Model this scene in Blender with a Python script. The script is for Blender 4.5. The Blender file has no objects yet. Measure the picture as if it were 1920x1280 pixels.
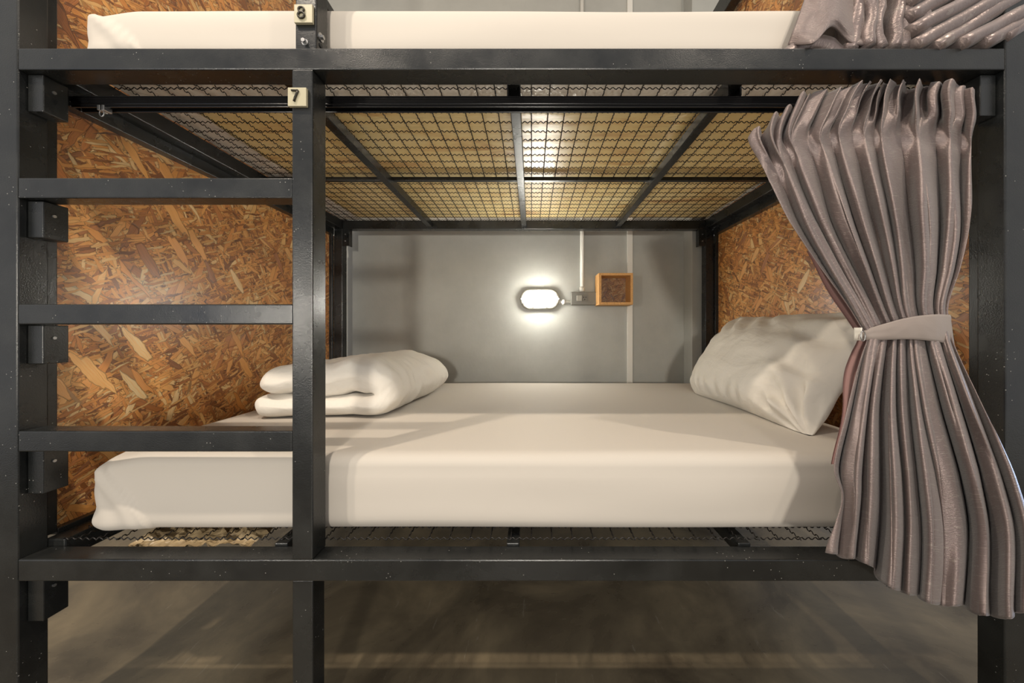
import bpy, bmesh, math, random
from mathutils import Vector, Matrix, noise
random.seed(7)
C = bpy.context.scene.collection
CZ = 0.97            # eye height above the floor; modelling heights below are measured from eye level
F = 640.0            # focal length in pixels of the 1920 px wide frame (a 12 mm lens)
VX, VY = 996.6, 620.0

# ------------------------------------------------------------------ camera
cd = bpy.data.cameras.new('camera'); cam = bpy.data.objects.new('camera', cd); C.objects.link(cam)
cd.sensor_width = 36; cd.lens = 12.0; cd.clip_start = 0.02
cd.shift_x = -(VX-960)/1920; cd.shift_y = -(640-VY)/1920
cam.location = (0, 0, CZ); cam.rotation_euler = (math.radians(90), 0, 0)
bpy.context.scene.camera = cam

# ------------------------------------------------------------------ world, lights, exposure
sc = bpy.context.scene
sc.view_settings.view_transform = 'Standard'; sc.view_settings.look = 'None'
sc.view_settings.gamma = 1; sc.view_settings.use_curve_mapping = False
sc.view_settings.exposure = 0.24
w = bpy.data.worlds.new('room_light'); sc.world = w; w.use_nodes = True
bg = w.node_tree.nodes['Background']; bg.inputs[0].default_value = (0.95, 0.93, 0.92, 1); bg.inputs[1].default_value = 0.50

def area(name, loc, rot, size, power, col, size_y=None):
    l = bpy.data.lights.new(name, 'AREA'); l.energy = power; l.color = col; l.size = size
    if size_y: l.shape = 'RECTANGLE'; l.size_y = size_y
    o = bpy.data.objects.new(name, l); o.location = (loc[0], loc[1], loc[2]+CZ); o.rotation_euler = rot; C.objects.link(o); return o
WARM = (1.0, 0.86, 0.70)
area('aisle_light', (-1.45, -0.25, 2.5), (math.radians(12), 0, math.radians(-15)), 0.07, 37, WARM)
area('aisle_light', (-0.38, -0.25, 2.5), (math.radians(12), 0, 0), 0.07, 15, WARM)
area('aisle_light', (1.35, -0.25, 2.5), (math.radians(12), 0, math.radians(15)), 0.07, 22, WARM)
# the lamp of the bunk across the aisle, at the same height as this one's
area('facing_bunk_light', (0.02, -2.3, 0.22), (math.radians(90), 0, 0), 0.22, 35, (1.0, 0.93, 0.82))
area('corridor_lamp', (-1.62, -0.95, 0.12), (math.radians(90), 0, math.radians(-40)), 0.10, 9, (1.0, 0.92, 0.78), 0.35)
area('side_window_light', (2.9, 1.3, -0.45), (math.radians(90), 0, math.radians(90)), 0.8, 9, (0.42, 0.62, 1.0), 0.7)
area('window_light', (-2.6, -1.6, 0.3), (math.radians(80), 0, math.radians(-50)), 1.0, 1.6, (0.45, 0.62, 1.0), 0.8)

# ------------------------------------------------------------------ helpers
def px(x, y, Y):
    "point of the place seen at pixel x, y at distance Y"
    return Vector(((x-VX)*Y/F, Y, (VY-y)*Y/F))

def link(name, me, mat, parent):
    o = bpy.data.objects.new(name, me); C.objects.link(o)
    if mat is not None: me.materials.append(mat)
    if parent is not None:
        o.parent = parent; base = Vector(parent['_w'])
    else:
        xs = [v.co for v in me.vertices]
        base = Vector(((min(c.x for c in xs)+max(c.x for c in xs))/2, (min(c.y for c in xs)+max(c.y for c in xs))/2, min(c.z for c in xs)))
        o.location = base
    me.transform(Matrix.Translation(-base))
    o['_w'] = list(base)
    return o

def obj(name, bm, mat, parent=None, smooth=False):
    me = bpy.data.meshes.new(name)
    bmesh.ops.translate(bm, verts=bm.verts, vec=(0, 0, CZ))
    bm.to_mesh(me); bm.free()
    if smooth:
        for p in me.polygons: p.use_smooth = True
    return link(name, me, mat, parent)

def thing(name, label, cat, loc, group=None):
    o = bpy.data.objects.new(name, None); C.objects.link(o)
    l = Vector(loc) + Vector((0, 0, CZ)); o.location = l; o['_w'] = list(l)
    o.empty_display_size = 0.05
    return tag(o, label, cat, group)

def tag(o, label, cat, group=None):
    o['label'] = label; o['category'] = cat
    if group: o['group'] = group
    return o

def struct(name, bm, mat):
    o = obj(name, bm, mat); o['kind'] = 'structure'; return o

def bx(bm, x0, x1, y0, y1, z0, z1, bev=0.003, seg=2):
    m = Matrix.Translation(((x0+x1)/2, (y0+y1)/2, (z0+z1)/2)) @ Matrix.Diagonal((abs(x1-x0), abs(y1-y0), abs(z1-z0), 1))
    r = bmesh.ops.create_cube(bm, size=1, matrix=m)
    if bev > 0:
        es = list({e for v in r['verts'] for e in v.link_edges})
        bmesh.ops.bevel(bm, geom=es, offset=bev, segments=seg, affect='EDGES', profile=0.5)
    return bm
def box(*a, **k): return bx(bmesh.new(), *a, **k)

def cyl(bm, p0, p1, r, n=16, r2=None):
    p0 = Vector(p0); p1 = Vector(p1); d = p1-p0
    q = d.to_track_quat('Z', 'Y').to_matrix().to_4x4()
    bmesh.ops.create_cone(bm, cap_ends=True, segments=n, radius1=r, radius2=(r if r2 is None else r2), depth=d.length,
                          matrix=Matrix.Translation((p0+p1)/2) @ q)
    return bm

def tube(bm, pts, r, n=6, closed=False, ref=(0, 0, 1)):
    pts = [Vector(p) for p in pts]; N = len(pts); rings = []
    for i, p in enumerate(pts):
        a = pts[(i-1) % N] if (closed or i > 0) else p
        b = pts[(i+1) % N] if (closed or i < N-1) else p
        t = (b-a).normalized(); u = t.cross(Vector(ref))
        if u.length < 1e-4: u = t.cross(Vector((1, 0, 0)))
        u.normalize(); v = t.cross(u)
        rings.append([bm.verts.new(p + r*(math.cos(2*math.pi*k/n)*u + math.sin(2*math.pi*k/n)*v)) for k in range(n)])
    for i in range(N if closed else N-1):
        A = rings[i]; B = rings[(i+1) % N]
        for k in range(n): bm.faces.new((A[k], A[(k+1) % n], B[(k+1) % n], B[k]))
    if not closed:
        bm.faces.new(rings[0][::-1]); bm.faces.new(rings[-1])
    return bm

def axis_samples(h, r, step):
    s = [-h + r*(1-math.cos(a*math.pi/12)) for a in range(6)]
    n = max(2, int(round(2*(h-r)/step)))
    s += [-(h-r) + 2*(h-r)*i/n for i in range(n+1)]
    s += [-x for x in s[5::-1]]
    return s

def roundbox(c, half, r, step=0.03, fn=None, fine=None):
    "soft box with rounded edges; fn(p, n) may move each vertex"
    hx, hy, hz = half; S = [axis_samples(h, min(r, h*0.98), step) for h in half]
    if fine: S[0] = sorted(set(S[0]) | {-hx+r+0.0035*i for i in range(1, int(fine/0.0035))}); S[0] = [v for i, v in enumerate(S[0]) if i == 0 or v-S[0][i-1] > 1e-4]
    bm = bmesh.new()
    def face(ax, sg):
        o = [i for i in range(3) if i != ax]
        A, B = S[o[0]], S[o[1]]; g = []
        for a in A:
            row = []
            for b in B:
                p = [0, 0, 0]; p[ax] = sg*half[ax]; p[o[0]] = a; p[o[1]] = b
                row.append(bm.verts.new(p))
            g.append(row)
        for i in range(len(A)-1):
            for j in range(len(B)-1):
                f = (g[i][j], g[i+1][j], g[i+1][j+1], g[i][j+1])
                flip = (sg > 0) == (ax == 1)
                bm.faces.new(f[::-1] if flip else f)
    for ax in range(3):
        for sg in (-1, 1): face(ax, sg)
    bmesh.ops.remove_doubles(bm, verts=bm.verts, dist=1e-5)
    H = Vector(half)
    for v in bm.verts:
        p = v.co.copy(); q = Vector([max(-(H[i]-min(r, H[i]*.98)), min(H[i]-min(r, H[i]*.98), p[i])) for i in range(3)])
        d = p-q; n = d.normalized() if d.length > 1e-9 else Vector((0, 0, 1))
        rr = min(r, min(half)*.98)
        k = [i for i in range(3) if abs(d[i]) > 1e-9]
        p = q + Vector([n[i]*min(r, H[i]*.98) for i in range(3)])
        p += Vector(c)
        if fn: p = fn(p, n)
        v.co = p
    bmesh.ops.recalc_face_normals(bm, faces=bm.faces)
    return bm

def smooth(o, ang=None):
    for p in o.data.polygons: p.use_smooth = True
    return o

def sstep(a, b, x):
    t = max(0.0, min(1.0, (x-a)/(b-a))); return t*t*(3-2*t)

def interp(tab, x):
    if x <= tab[0][0]: return tab[0][1]
    for (a, va), (b, vb) in zip(tab, tab[1:]):
        if x <= b:
            t = (x-a)/(b-a); return va+(vb-va)*t
    return tab[-1][1]
def cinterp(tab, x):
    "smooth (Catmull-Rom) interpolation"
    n = len(tab)
    if x <= tab[0][0]: return tab[0][1]
    if x >= tab[-1][0]: return tab[-1][1]
    for i in range(n-1):
        if x <= tab[i+1][0]:
            x0, y0 = tab[i]; x1, y1 = tab[i+1]; h = x1-x0; t = (x-x0)/h
            m0 = (y1-tab[i-1][1])/(x1-tab[i-1][0]) if i > 0 else (y1-y0)/h
            m1 = (tab[i+2][1]-y0)/(tab[i+2][0]-x0) if i < n-2 else (y1-y0)/h
            return (2*t**3-3*t*t+1)*y0+(t**3-2*t*t+t)*h*m0+(-2*t**3+3*t*t)*y1+(t**3-t*t)*h*m1

# ------------------------------------------------------------------ materials
class NT:
    def __init__(s, name):
        s.m = bpy.data.materials.new(name); s.m.use_nodes = True; s.t = s.m.node_tree; s.n = s.t.nodes
        s.b = s.n['Principled BSDF']
    def add(s, typ, ins=None, **props):
        n = s.n.new(typ)
        for k, v in props.items(): setattr(n, k, v)
        for k, v in (ins or {}).items(): s.put(n.inputs[k], v)
        return n
    def put(s, sock, v):
        if isinstance(v, bpy.types.NodeSocket): s.t.links.new(v, sock)
        elif isinstance(v, bpy.types.Node): s.t.links.new(v.outputs[0], sock)
        else: sock.default_value = v
    def set(s, **k):
        for a, v in k.items(): s.put(s.b.inputs[a.replace('_', ' ')], v)
    def ramp(s, fac, stops, interp='LINEAR'):
        n = s.n.new('ShaderNodeValToRGB'); s.put(n.inputs[0], fac); cr = n.color_ramp; cr.interpolation = interp
        while len(cr.elements) < len(stops): cr.elements.new(0.5)
        for e, (p, c) in zip(cr.elements, stops):
            e.position = p; e.color = c if len(c) == 4 else (*c, 1)
        return n.outputs[0]
    def math(s, op, a, b=0.0, c=0.0, clamp=False):
        n = s.n.new('ShaderNodeMath'); n.operation = op; n.use_clamp = clamp
        s.put(n.inputs[0], a); s.put(n.inputs[1], b); s.put(n.inputs[2], c); return n.outputs[0]
    def mix(s, f, a, b, blend='MIX'):
        n = s.n.new('ShaderNodeMix'); n.data_type = 'RGBA'; n.blend_type = blend
        s.put(n.inputs[0], f); s.put(n.inputs[6], a); s.put(n.inputs[7], b); return n.outputs[2]
    def bump(s, h, strength=0.3, dist=0.01, normal=None):
        n = s.n.new('ShaderNodeBump'); n.inputs['Strength'].default_value = strength; n.inputs['Distance'].default_value = dist
        s.put(n.inputs['Height'], h)
        if normal is not None: s.put(n.inputs['Normal'], normal)
        return n.outputs[0]
    def coord(s, which='Object'):
        return s.n.new('ShaderNodeTexCoord').outputs[which]
    def mapping(s, v, scale=(1, 1, 1), rot=(0, 0, 0), loc=(0, 0, 0)):
        n = s.n.new('ShaderNodeMapping'); s.put(n.inputs[0], v)
        n.inputs['Scale'].default_value = scale; n.inputs['Rotation'].default_value = rot; n.inputs['Location'].default_value = loc
        return n.outputs[0]
    def noise(s, v, scale=5, detail=4, rough=0.5, dist=0.0):
        n = s.n.new('ShaderNodeTexNoise'); s.put(n.inputs['Vector'], v)
        n.inputs['Scale'].default_value = scale; n.inputs['Detail'].default_value = detail
        n.inputs['Roughness'].default_value = rough; n.inputs['Distortion'].default_value = dist
        return n.outputs[0]
    def voro(s, v, scale=5, feature='F1', rnd=1.0, dims='3D'):
        n = s.n.new('ShaderNodeTexVoronoi'); n.voronoi_dimensions = dims; n.feature = feature
        s.put(n.inputs['Vector'], v); n.inputs['Scale'].default_value = scale; n.inputs['Randomness'].default_value = rnd
        return n

def black_paint():
    m = NT('black_gloss_paint'); o = m.coord('Object')
    n1 = m.noise(o, 9, 5, 0.6); n2 = m.noise(m.mapping(o, (30, 30, 30)), 12, 3, 0.6)
    base = m.ramp(n1, [(0.3, (0.007, 0.008, 0.0085)), (0.75, (0.018, 0.019, 0.018))])
    sp = m.voro(o, 90)                                     # dust specks
    spk = m.math('LESS_THAN', sp.outputs['Distance'], 0.10)
    keep = m.math('GREATER_THAN', m.noise(o, 14, 3), 0.56)
    spk = m.math('MULTIPLY', spk, keep)
    sc_ = m.noise(m.mapping(o, (3, 3, 60), (0.4, 0.3, 0.2)), 8, 4, 0.7)    # scratches
    scr = m.math('MULTIPLY', m.math('GREATER_THAN', sc_, 0.735), 0.22)
    f = m.math('MAXIMUM', m.math('MULTIPLY', spk, 0.5), scr)
    m.set(Base_Color=m.mix(f, base, (0.42, 0.41, 0.38, 1)), Roughness=m.ramp(n1, [(0.3, (0.2,)*3), (0.8, (0.40,)*3)]),
          Specular_IOR_Level=0.6, Normal=m.bump(m.math('ADD', n2, m.math('MULTIPLY', n1, 2.0)), 0.12, 0.004))
    return m.m

def osb(name, axes, k=1.0, dark=1.0):
    "pressed wood flakes: seven layers of long cells, each layer turned its own way"
    m = NT(name); o = m.coord('Object')
    sp = m.add('ShaderNodeSeparateXYZ', {0: o}); cm = m.add('ShaderNodeCombineXYZ')
    m.put(cm.inputs[0], sp.outputs[axes[0]]); m.put(cm.inputs[1], sp.outputs[axes[1]])
    wob = m.n.new('ShaderNodeTexNoise'); wob.inputs['Scale'].default_value = 28*k; m.put(wob.inputs['Vector'], cm.outputs[0]); wob.inputs['Detail'].default_value = 3
    off = m.add('ShaderNodeVectorMath', {0: wob.outputs['Color'], 1: (0.5, 0.5, 0.5)}, operation='SUBTRACT')
    off = m.add('ShaderNodeVectorMath', {0: off, 3: 0.012/k}, operation='SCALE')
    v = m.add('ShaderNodeVectorMath', {0: cm, 1: off}, operation='ADD').outputs[0]
    R = random.Random(3)
    stops = [(0.0, (0.27, 0.095, 0.022)), (0.2, (0.55, 0.200, 0.044)), (0.45, (0.84, 0.355, 0.085)), (0.75, (0.94, 0.475, 0.135)), (0.92, (0.96, 0.60, 0.23)), (1.0, (0.96, 0.71, 0.37))]
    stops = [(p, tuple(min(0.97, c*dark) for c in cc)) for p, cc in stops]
    col = None; hgt = None
    LAY = [(0.3, 30, 90, 0.0), (1.3, 34, 150, .30), (2.2, 42, 230, .40), (0.8, 30, 170, .45), (2.9, 46, 260, .45), (1.75, 26, 140, .50), (0.1, 34, 240, .60),
           (2.45, 17, 85, .66), (1.15, 20, 110, .68), (0.55, 13, 62, .80), (1.95, 11, 50, .86), (2.75, 22, 150, .72), (1.0, 10, 40, .92)]
    for i, (ang, a, b, th) in enumerate(LAY):
        mv = m.mapping(v, (a*k, b*k, 1), (0, 0, ang), (i*3.7, i*1.9, 0))
        # rotation happens after scale in a POINT mapping, so rotate first with its own node
        r1 = m.mapping(v, (1, 1, 1), (0, 0, ang)); mv = m.mapping(r1, (a*k, b*k, 1), (0, 0, 0), (i*3.7, i*1.9, 0))
        vo = m.voro(mv, 1.0, dims='2D', rnd=0.85); vo.distance = 'CHEBYCHEV'
        sc3 = m.add('ShaderNodeSeparateColor', {0: vo.outputs['Color']})
        f2 = m.voro(mv, 1.0, 'F2', dims='2D', rnd=0.85); f2.distance = 'CHEBYCHEV'; ed = m.math('SUBTRACT', f2.outputs['Distance'], vo.outputs['Distance'])
        edge = m.ramp(ed, [(0.0, (0.38,)*3), (0.10, (1, 1, 1))])
        gr = m.noise(m.mapping(mv, (0.8, 9, 1)), 1.0, 3, 0.65)
        tone = m.math('ADD', sc3.outputs[1], m.math('MULTIPLY', m.math('SUBTRACT', gr, 0.5), 0.55), clamp=True)
        c = m.mix(1.0, m.ramp(tone, stops), edge, 'MULTIPLY')
        h = m.math('ADD', m.math('MULTIPLY', sc3.outputs[2], 0.8), m.math('MULTIPLY', gr, 0.6))
        h = m.math('MULTIPLY', h, edge)
        if col is None: col, hgt = c, h
        else:
            mask = m.math('GREATER_THAN', sc3.outputs[0], th)
            col = m.mix(mask, col, c)
            mh = m.n.new('ShaderNodeMix'); mh.data_type = 'FLOAT'; m.put(mh.inputs[0], mask); m.put(mh.inputs[2], hgt); m.put(mh.inputs[3], h); hgt = mh.outputs[0]
    big = m.noise(cm.outputs[0], 3.0, 3)
    col = m.mix(1.0, col, m.ramp(big, [(0.3, (0.82, 0.76, 0.70)), (0.7, (1.1, 1.1, 1.1))]), 'MULTIPLY')
    m.set(Base_Color=col, Roughness=0.40, Specular_IOR_Level=0.7, Coat_Weight=0.9, Coat_Roughness=0.30, Normal=m.bump(hgt, 1.0, 0.0028/k))
    return m.m

def cloth(name, col, rough=0.85, bstr=0.12, sheen=0.15, wr=6, crease=0.0):
    m = NT(name); o = m.coord('Object')
    n = m.noise(o, wr, 4, 0.55, 0.6); f = m.noise(o, 450, 2)
    b = m.bump(f, 0.08, 0.0006); b = m.bump(n, bstr, 0.02, b)
    if crease:
        r = m.noise(m.mapping(o, (5, 2.2, 6), (0.2, 0.3, 0.7)), 1.6, 3, 0.5, 1.4)
        rg = m.math('SUBTRACT', 1.0, m.math('ABSOLUTE', m.math('MULTIPLY', m.math('SUBTRACT', r, 0.5), 5.0)), clamp=True)
        r2 = m.noise(m.mapping(o, (3, 7, 5), (0.5, 0.1, -0.5)), 2.2, 3, 0.5, 1.0)
        rg2 = m.math('SUBTRACT', 1.0, m.math('ABSOLUTE', m.math('MULTIPLY', m.math('SUBTRACT', r2, 0.5), 6.0)), clamp=True)
        b = m.bump(m.math('ADD', rg, m.math('MULTIPLY', rg2, 0.6)), crease, 0.012, b)
    m.set(Base_Color=(*col, 1), Roughness=rough, Sheen_Weight=sheen, Normal=b, Specular_IOR_Level=0.25)
    return m.m

def silk():
    m = NT('taupe_dupion_silk'); uv = m.coord('UV')
    s1 = m.noise(m.mapping(uv, (26, 420, 1)), 1.0, 3, 0.7)          # slubs run across the width of the cloth
    s2 = m.noise(m.mapping(uv, (9, 150, 1), loc=(3, 7, 0)), 1.0, 2, 0.6)
    slub = m.math('GREATER_THAN', m.math('ADD', m.math('MULTIPLY', s1, 0.6), m.math('MULTIPLY', s2, 0.4)), 0.575)
    tone = m.ramp(m.noise(m.mapping(uv, (7, 3, 1)), 1.0, 3), [(0.3, (0.228, 0.176, 0.168)), (0.7, (0.290, 0.230, 0.212))])
    c = m.mix(m.math('MULTIPLY', slub, 0.5), tone, (0.46, 0.40, 0.35, 1))
    c = m.mix(m.math('MULTIPLY', s1, 0.5), c, (0.13, 0.10, 0.095, 1))
    m.set(Base_Color=c, Roughness=0.37, Metallic=0.5, Sheen_Weight=0.25, Specular_IOR_Level=0.5,
          Normal=m.bump(m.math('ADD', s1, m.math('MULTIPLY', slub, 0.8)), 0.55, 0.003))
    return m.m

def plain(name, col, rough=0.5, metal=0.0, spec=0.5, bscale=0, bstr=0.1, var=0.0):
    m = NT(name); o = m.coord('Object')
    n = m.noise(o, bscale or 20, 4, 0.55)
    c = (*col, 1)
    if var: c = m.mix(n, tuple(x*(1-var) for x in col)+(1,), tuple(min(1, x*(1+var)) for x in col)+(1,))
    m.set(Base_Color=c, Roughness=rough, Metallic=metal, Specular_IOR_Level=spec)
    if bscale: m.set(Normal=m.bump(n, bstr, 0.004))
    return m.m

def wall_paint():
    m = NT('grey_wall_paint'); o = m.coord('Object')
    n = m.noise(o, 5, 6, 0.65); f = m.noise(m.mapping(o, (1, 1, 0.5)), 70, 3)
    m.set(Base_Color=m.ramp(n, [(0.3, (0.39, 0.39, 0.36)), (0.75, (0.455, 0.455, 0.42))]), Roughness=0.42,
          Specular_IOR_Level=0.45, Normal=m.bump(m.math('ADD', f, m.math('MULTIPLY', n, 1.5)), 0.16, 0.003))
    return m.m

def concrete():
    m = NT('polished_concrete'); o = m.coord('Object')
    n = m.noise(o, 2.6, 6, 0.62, 0.5); n2 = m.noise(m.mapping(o, (9, 1.2, 1), (0, 0, 0.7)), 5, 5, 0.7)
    c = m.ramp(n, [(0.3, (0.060, 0.047, 0.032)), (0.5, (0.14, 0.112, 0.072)), (0.72, (0.26, 0.205, 0.125))])
    scr = m.math('MULTIPLY', m.math('GREATER_THAN', n2, 0.66), 0.25)
    dk = m.math('MULTIPLY', m.math('GREATER_THAN', m.noise(m.mapping(o, (3, 22, 1), (0, 0, -0.5)), 6, 3, 0.7), 0.70), 0.5)
    c = m.mix(scr, c, (0.33, 0.30, 0.24, 1)); c = m.mix(dk, c, (0.035, 0.033, 0.028, 1))
    m.set(Base_Color=c, Roughness=m.ramp(n, [(0.3, (0.22,)*3), (0.8, (0.42,)*3)]), Specular_IOR_Level=0.5,
          Normal=m.bump(n2, 0.05, 0.003))
    return m.m

def foam_plastic():
    "yellow foam under a clear crinkled wrap"
    m = NT('wrapped_yellow_foam'); o = m.coord('Object')
    n = m.noise(m.mapping(o, (1.2, 5, 1)), 2.2, 5, 0.6, 0.8)
    c = m.ramp(n, [(0.27, (0.45, 0.21, 0.08)), (0.36, (0.76, 0.50, 0.20)), (0.45, (0.93, 0.72, 0.33)), (0.75, (0.97, 0.81, 0.45))])
    cr = m.noise(m.mapping(o, (7, 45, 1)), 2.0, 5, 0.65, 1.2)
    m.set(Base_Color=c, Roughness=0.3, Specular_IOR_Level=0.5, Coat_Weight=0.6, Coat_Roughness=0.28, Normal=m.bump(cr, 0.45, 0.006))
    return m.m

def emis(name, col, s):
    m = NT(name); m.set(Base_Color=(*col, 1), Emission_Color=(*col, 1), Emission_Strength=s, Roughness=0.25); return m.m

M = dict(
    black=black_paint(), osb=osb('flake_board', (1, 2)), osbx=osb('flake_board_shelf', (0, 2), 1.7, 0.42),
    osbedge=plain('flake_board_edge', (0.66, 0.36, 0.13), 0.6, bscale=160, bstr=0.5, var=0.35),
    sheet=cloth('cream_cotton_sheet', (0.57, 0.525, 0.465), 0.75, 0.10, 0.1, 3),
    linen=cloth('white_cotton_linen', (0.75, 0.71, 0.64), 0.8, 0.30, 0.12, 7, 0.12),
    silk=silk(), lining=cloth('pink_lining', (0.42, 0.25, 0.23), 0.7, 0.1), band=cloth('taupe_plain_band', (0.27, 0.225, 0.20), 0.5, 0.1, 0.2, 9),
    wall=wall_paint(), floor=concrete(), ceil=plain('pale_ceiling_paint', (0.5, 0.48, 0.44), 0.8),
    foam=foam_plastic(), wire=plain('black_wire', (0.012, 0.010, 0.009), 0.35, 0.3),
    alu=plain('black_anodised_track', (0.012, 0.012, 0.013), 0.22, 0.4, 0.8),
    steel=plain('zinc_steel', (0.42, 0.42, 0.42), 0.3, 0.9, bscale=200), pvc=plain('white_plastic_conduit', (0.76, 0.74, 0.68), 0.4),
    greybox=plain('grey_switch_plate', (0.17, 0.165, 0.145), 0.45), socketm=plain('pale_socket_face', (0.36, 0.35, 0.31), 0.4),
    hole=plain('dark_hole', (0.01, 0.01, 0.01), 0.6), lamprim=plain('grey_lamp_rim', (0.42, 0.41, 0.36), 0.4),
    glow=emis('lit_lamp_glass', (1.0, 0.97, 0.88), 62.0), plate=plain('cream_number_plate', (0.46, 0.42, 0.29), 0.35),
    digit=plain('bronze_digit', (0.05, 0.045, 0.035), 0.3, 0.6), clear=cloth('milky_plastic_film', (0.80, 0.76, 0.70), 0.25, 0.5, 0.0, 22),
    paper=cloth('crumpled_brown_film', (0.40, 0.30, 0.17), 0.3, 0.2, 0.0, 12))

# ------------------------------------------------------------------ setting
FL = -CZ
struct('floor', box(-4, 4, -1.6, 2.22, FL-0.05, FL, bev=0), M['floor'])
struct('wall_back', box(-4, 4, 2.22, 2.30, FL, 2.65, bev=0), M['wall'])
struct('trim_1', box(0.990, 1.9, 2.105, 2.22, FL, 2.65, bev=0.002), M['wall'])
struct('ceiling', box(-4, 4, 0.9, 2.22, 2.60, 2.65, bev=0), M['ceil'])

# ------------------------------------------------------------------ bunk bed frame
XI0, XI1 = -1.128, 1.038        # deck frame inner faces
XP0, XP1 = -1.167, 1.076        # front posts inner faces
Y0, Y1, YB = 0.775, 0.825, 2.035
T = 0.05; TOP = 1.83
bed = thing('bunk_bed', 'black welded steel bunk bed frame with ladder, wire mesh decks and flake board ends', 'bunk bed', (-0.045, 1.4, FL))
def part(name, bm, mat='black', parent=None, sm=False):
    return obj(name, bm, M[mat] if isinstance(mat, str) else mat, parent or bed, sm)
for x0, x1 in ((XP0-T, XP0), (XP1, XP1+T)):
    part('front_post', box(x0, x1, Y0, Y1, FL, TOP))
for x0, x1 in ((XI0-T, XI0), (XI1, XI1+T)):
    part('back_post', box(x0, x1, YB, YB+T, FL, TOP))
# long rails of the front
RU = (0.593, 0.642); RL = (-0.569, -0.5195)
part('front_rail', box(XP0, XP1, Y0, Y1, *RU)); part('front_rail', box(XP0, XP1, Y0, Y1, *RL)); part('front_rail', box(XP0, XP1, Y0, Y1, 1.78, 1.83))
# ladder
SX0, SX1 = -0.5435, -0.4965
part('ladder_stile', box(SX0, SX1, Y0-0.001, Y1, RL[1], RU[0]))
part('ladder_stile', box(SX0-0.003, SX1-0.003, Y0+0.004, Y1, FL, RL[0]))
part('ladder_stile', box(SX0, SX1+0.002, Y0+0.010, Y1+0.004, RU[1], 1.78))
for z0, z1 in ((0.3015, 0.3475), (0.0145, 0.0605), (-0.275, -0.2277)):
    part('ladder_rung', box(XP0, SX0, Y0, Y1-0.005, z0, z1))
for z1, z0 in ((0.592, 0.507), (0.300, 0.215), (0.013, -0.077), (-0.277, -0.377), (-0.571, -0.672)):
    b = part('post_bracket', box(XP0+0.002, XP0+0.038, Y0+0.014, Y0+0.058, z0, z1, bev=0.002))
    part('screw', cyl(bmesh.new(), (XP0+0.037, Y0+0.032, z1-0.03), (XP0+0.0405, Y0+0.032, z1-0.03), 0.0035, 10), 'steel', b)
b = part('post_bracket', box(XP1-0.038, XP1-0.002, Y0+0.014, Y0+0.058, 0.497, 0.592, bev=0.002))
# decks
def crimped(x0, x1, y0, y1, z, step=0.05):
    bm = bmesh.new(); r = 0.0015; A = 0.0030; p = step/3.0
    ys = []; y = math.ceil((y0-0.827)/step-1e-6)*step+0.827
    while y < y1-0.004: ys.append(y); y += step
    xs = []; x = math.ceil(x0/step)*step
    while x < x1-0.004: xs.append(x); x += step
    n = int((x1-x0)/(p/4))
    for i, yy in enumerate(ys):
        pts = [(x0+(x1-x0)*k/n, yy, z + A*math.sin(2*math.pi*(x0+(x1-x0)*k/n)/p + math.pi*i)) for k in range(n+1)]
        tube(bm, pts, r, 4, ref=(0, 1, 0))
    n = int((y1-y0)/(p/4))
    for i, xx in enumerate(xs):
        pts = [(xx, y0+(y1-y0)*k/n, z + A*math.sin(2*math.pi*(y0+(y1-y0)*k/n)/p + math.pi*i)) for k in range(n+1)]
        tube(bm, pts, r, 4, ref=(1, 0, 0))
    return bm
for zt in (0.658, -0.503):
    part('side_tube', box(XI0-T, XI0, Y1, YB, zt-T, zt)); part('side_tube', box(XI1, XI1+T, Y1, YB, zt-T, zt))
    part('back_tube', box(XI0, XI1, YB, YB+T, zt-T, zt))
    for xb in (-0.606, -0.045, 0.515):
        part('deck_beam', box(xb-0.015, xb+0.015, Y1, YB, zt-0.041, zt-0.010, bev=0.002))
    part('middle_tube', box(XI0, XI1, 1.449, 1.469, zt-0.0195, zt-0.004, bev=0.0015))
    part('wire_mesh', crimped(XI0-0.01, XI1+0.01, Y1-0.002, YB+0.01, zt), 'wire', sm=True)
part('side_tube', box(XI0-T, XI0, Y1, YB, 1.78, 1.83)); part('side_tube', box(XI1, XI1+T, Y1, YB, 1.72, 1.83))
part('back_tube', box(XI0, XI1, YB, YB+T, 1.78, 1.83))
# flake board ends with black edge channels
for s, xo, xi in ((-1, XI0-0.082, XI0-0.070), (1, XI1+0.068, XI1+0.080)):
    for z0, z1 in ((-0.50, 0.575), (0.645, 1.76)):
        q = part('side_panel', box(xo, xi, 0.835, 2.10, z0, z1, bev=0.0), 'osb')
    ex = xi if s < 0 else xo
    def strip(y0, y1, z0, z1, d=0.018):
        a, b_ = (ex-0.004, ex+d) if s < 0 else (ex-d, ex+0.004)
        return box(a, b_, y0, y1, z0, z1, bev=0.002)
    part('edge_channel', strip(0.826, 0.850, -0.50, 0.60)); part('edge_channel', strip(0.826, 0.850, 0.66, 1.76))
    part('edge_channel', strip(2.020, 2.034, -0.50, 0.60)); part('edge_channel', strip(0.850, 2.020, 0.568, 0.606, 0.030))
    part('edge_channel', strip(0.850, 2.020, 0.590, 0.607, 0.014)); part('edge_channel', strip(0.850, 2.020, -0.508, -0.492))
# corner fixing angles at the back posts
for s, x0, x1 in ((-1, XI0, XI0+0.036), (1, XI1-0.036, XI1)):
    bm = box(x0, x1, YB+0.002, YB+0.008, 0.507, 0.608, bev=0.001)
    xe = x1 if s < 0 else x0
    bx(bm, xe-0.003, xe+0.003, YB+0.002, YB+0.04, 0.507, 0.608, bev=0.001)
    b = part('corner_angle', bm)
    for zz in (0.575, 0.535):
        part('bolt', cyl(bmesh.new(), ((x0+x1)/2, YB-0.002, zz), ((x0+x1)/2, YB+0.004, zz), 0.004, 8), 'steel', b)
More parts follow.
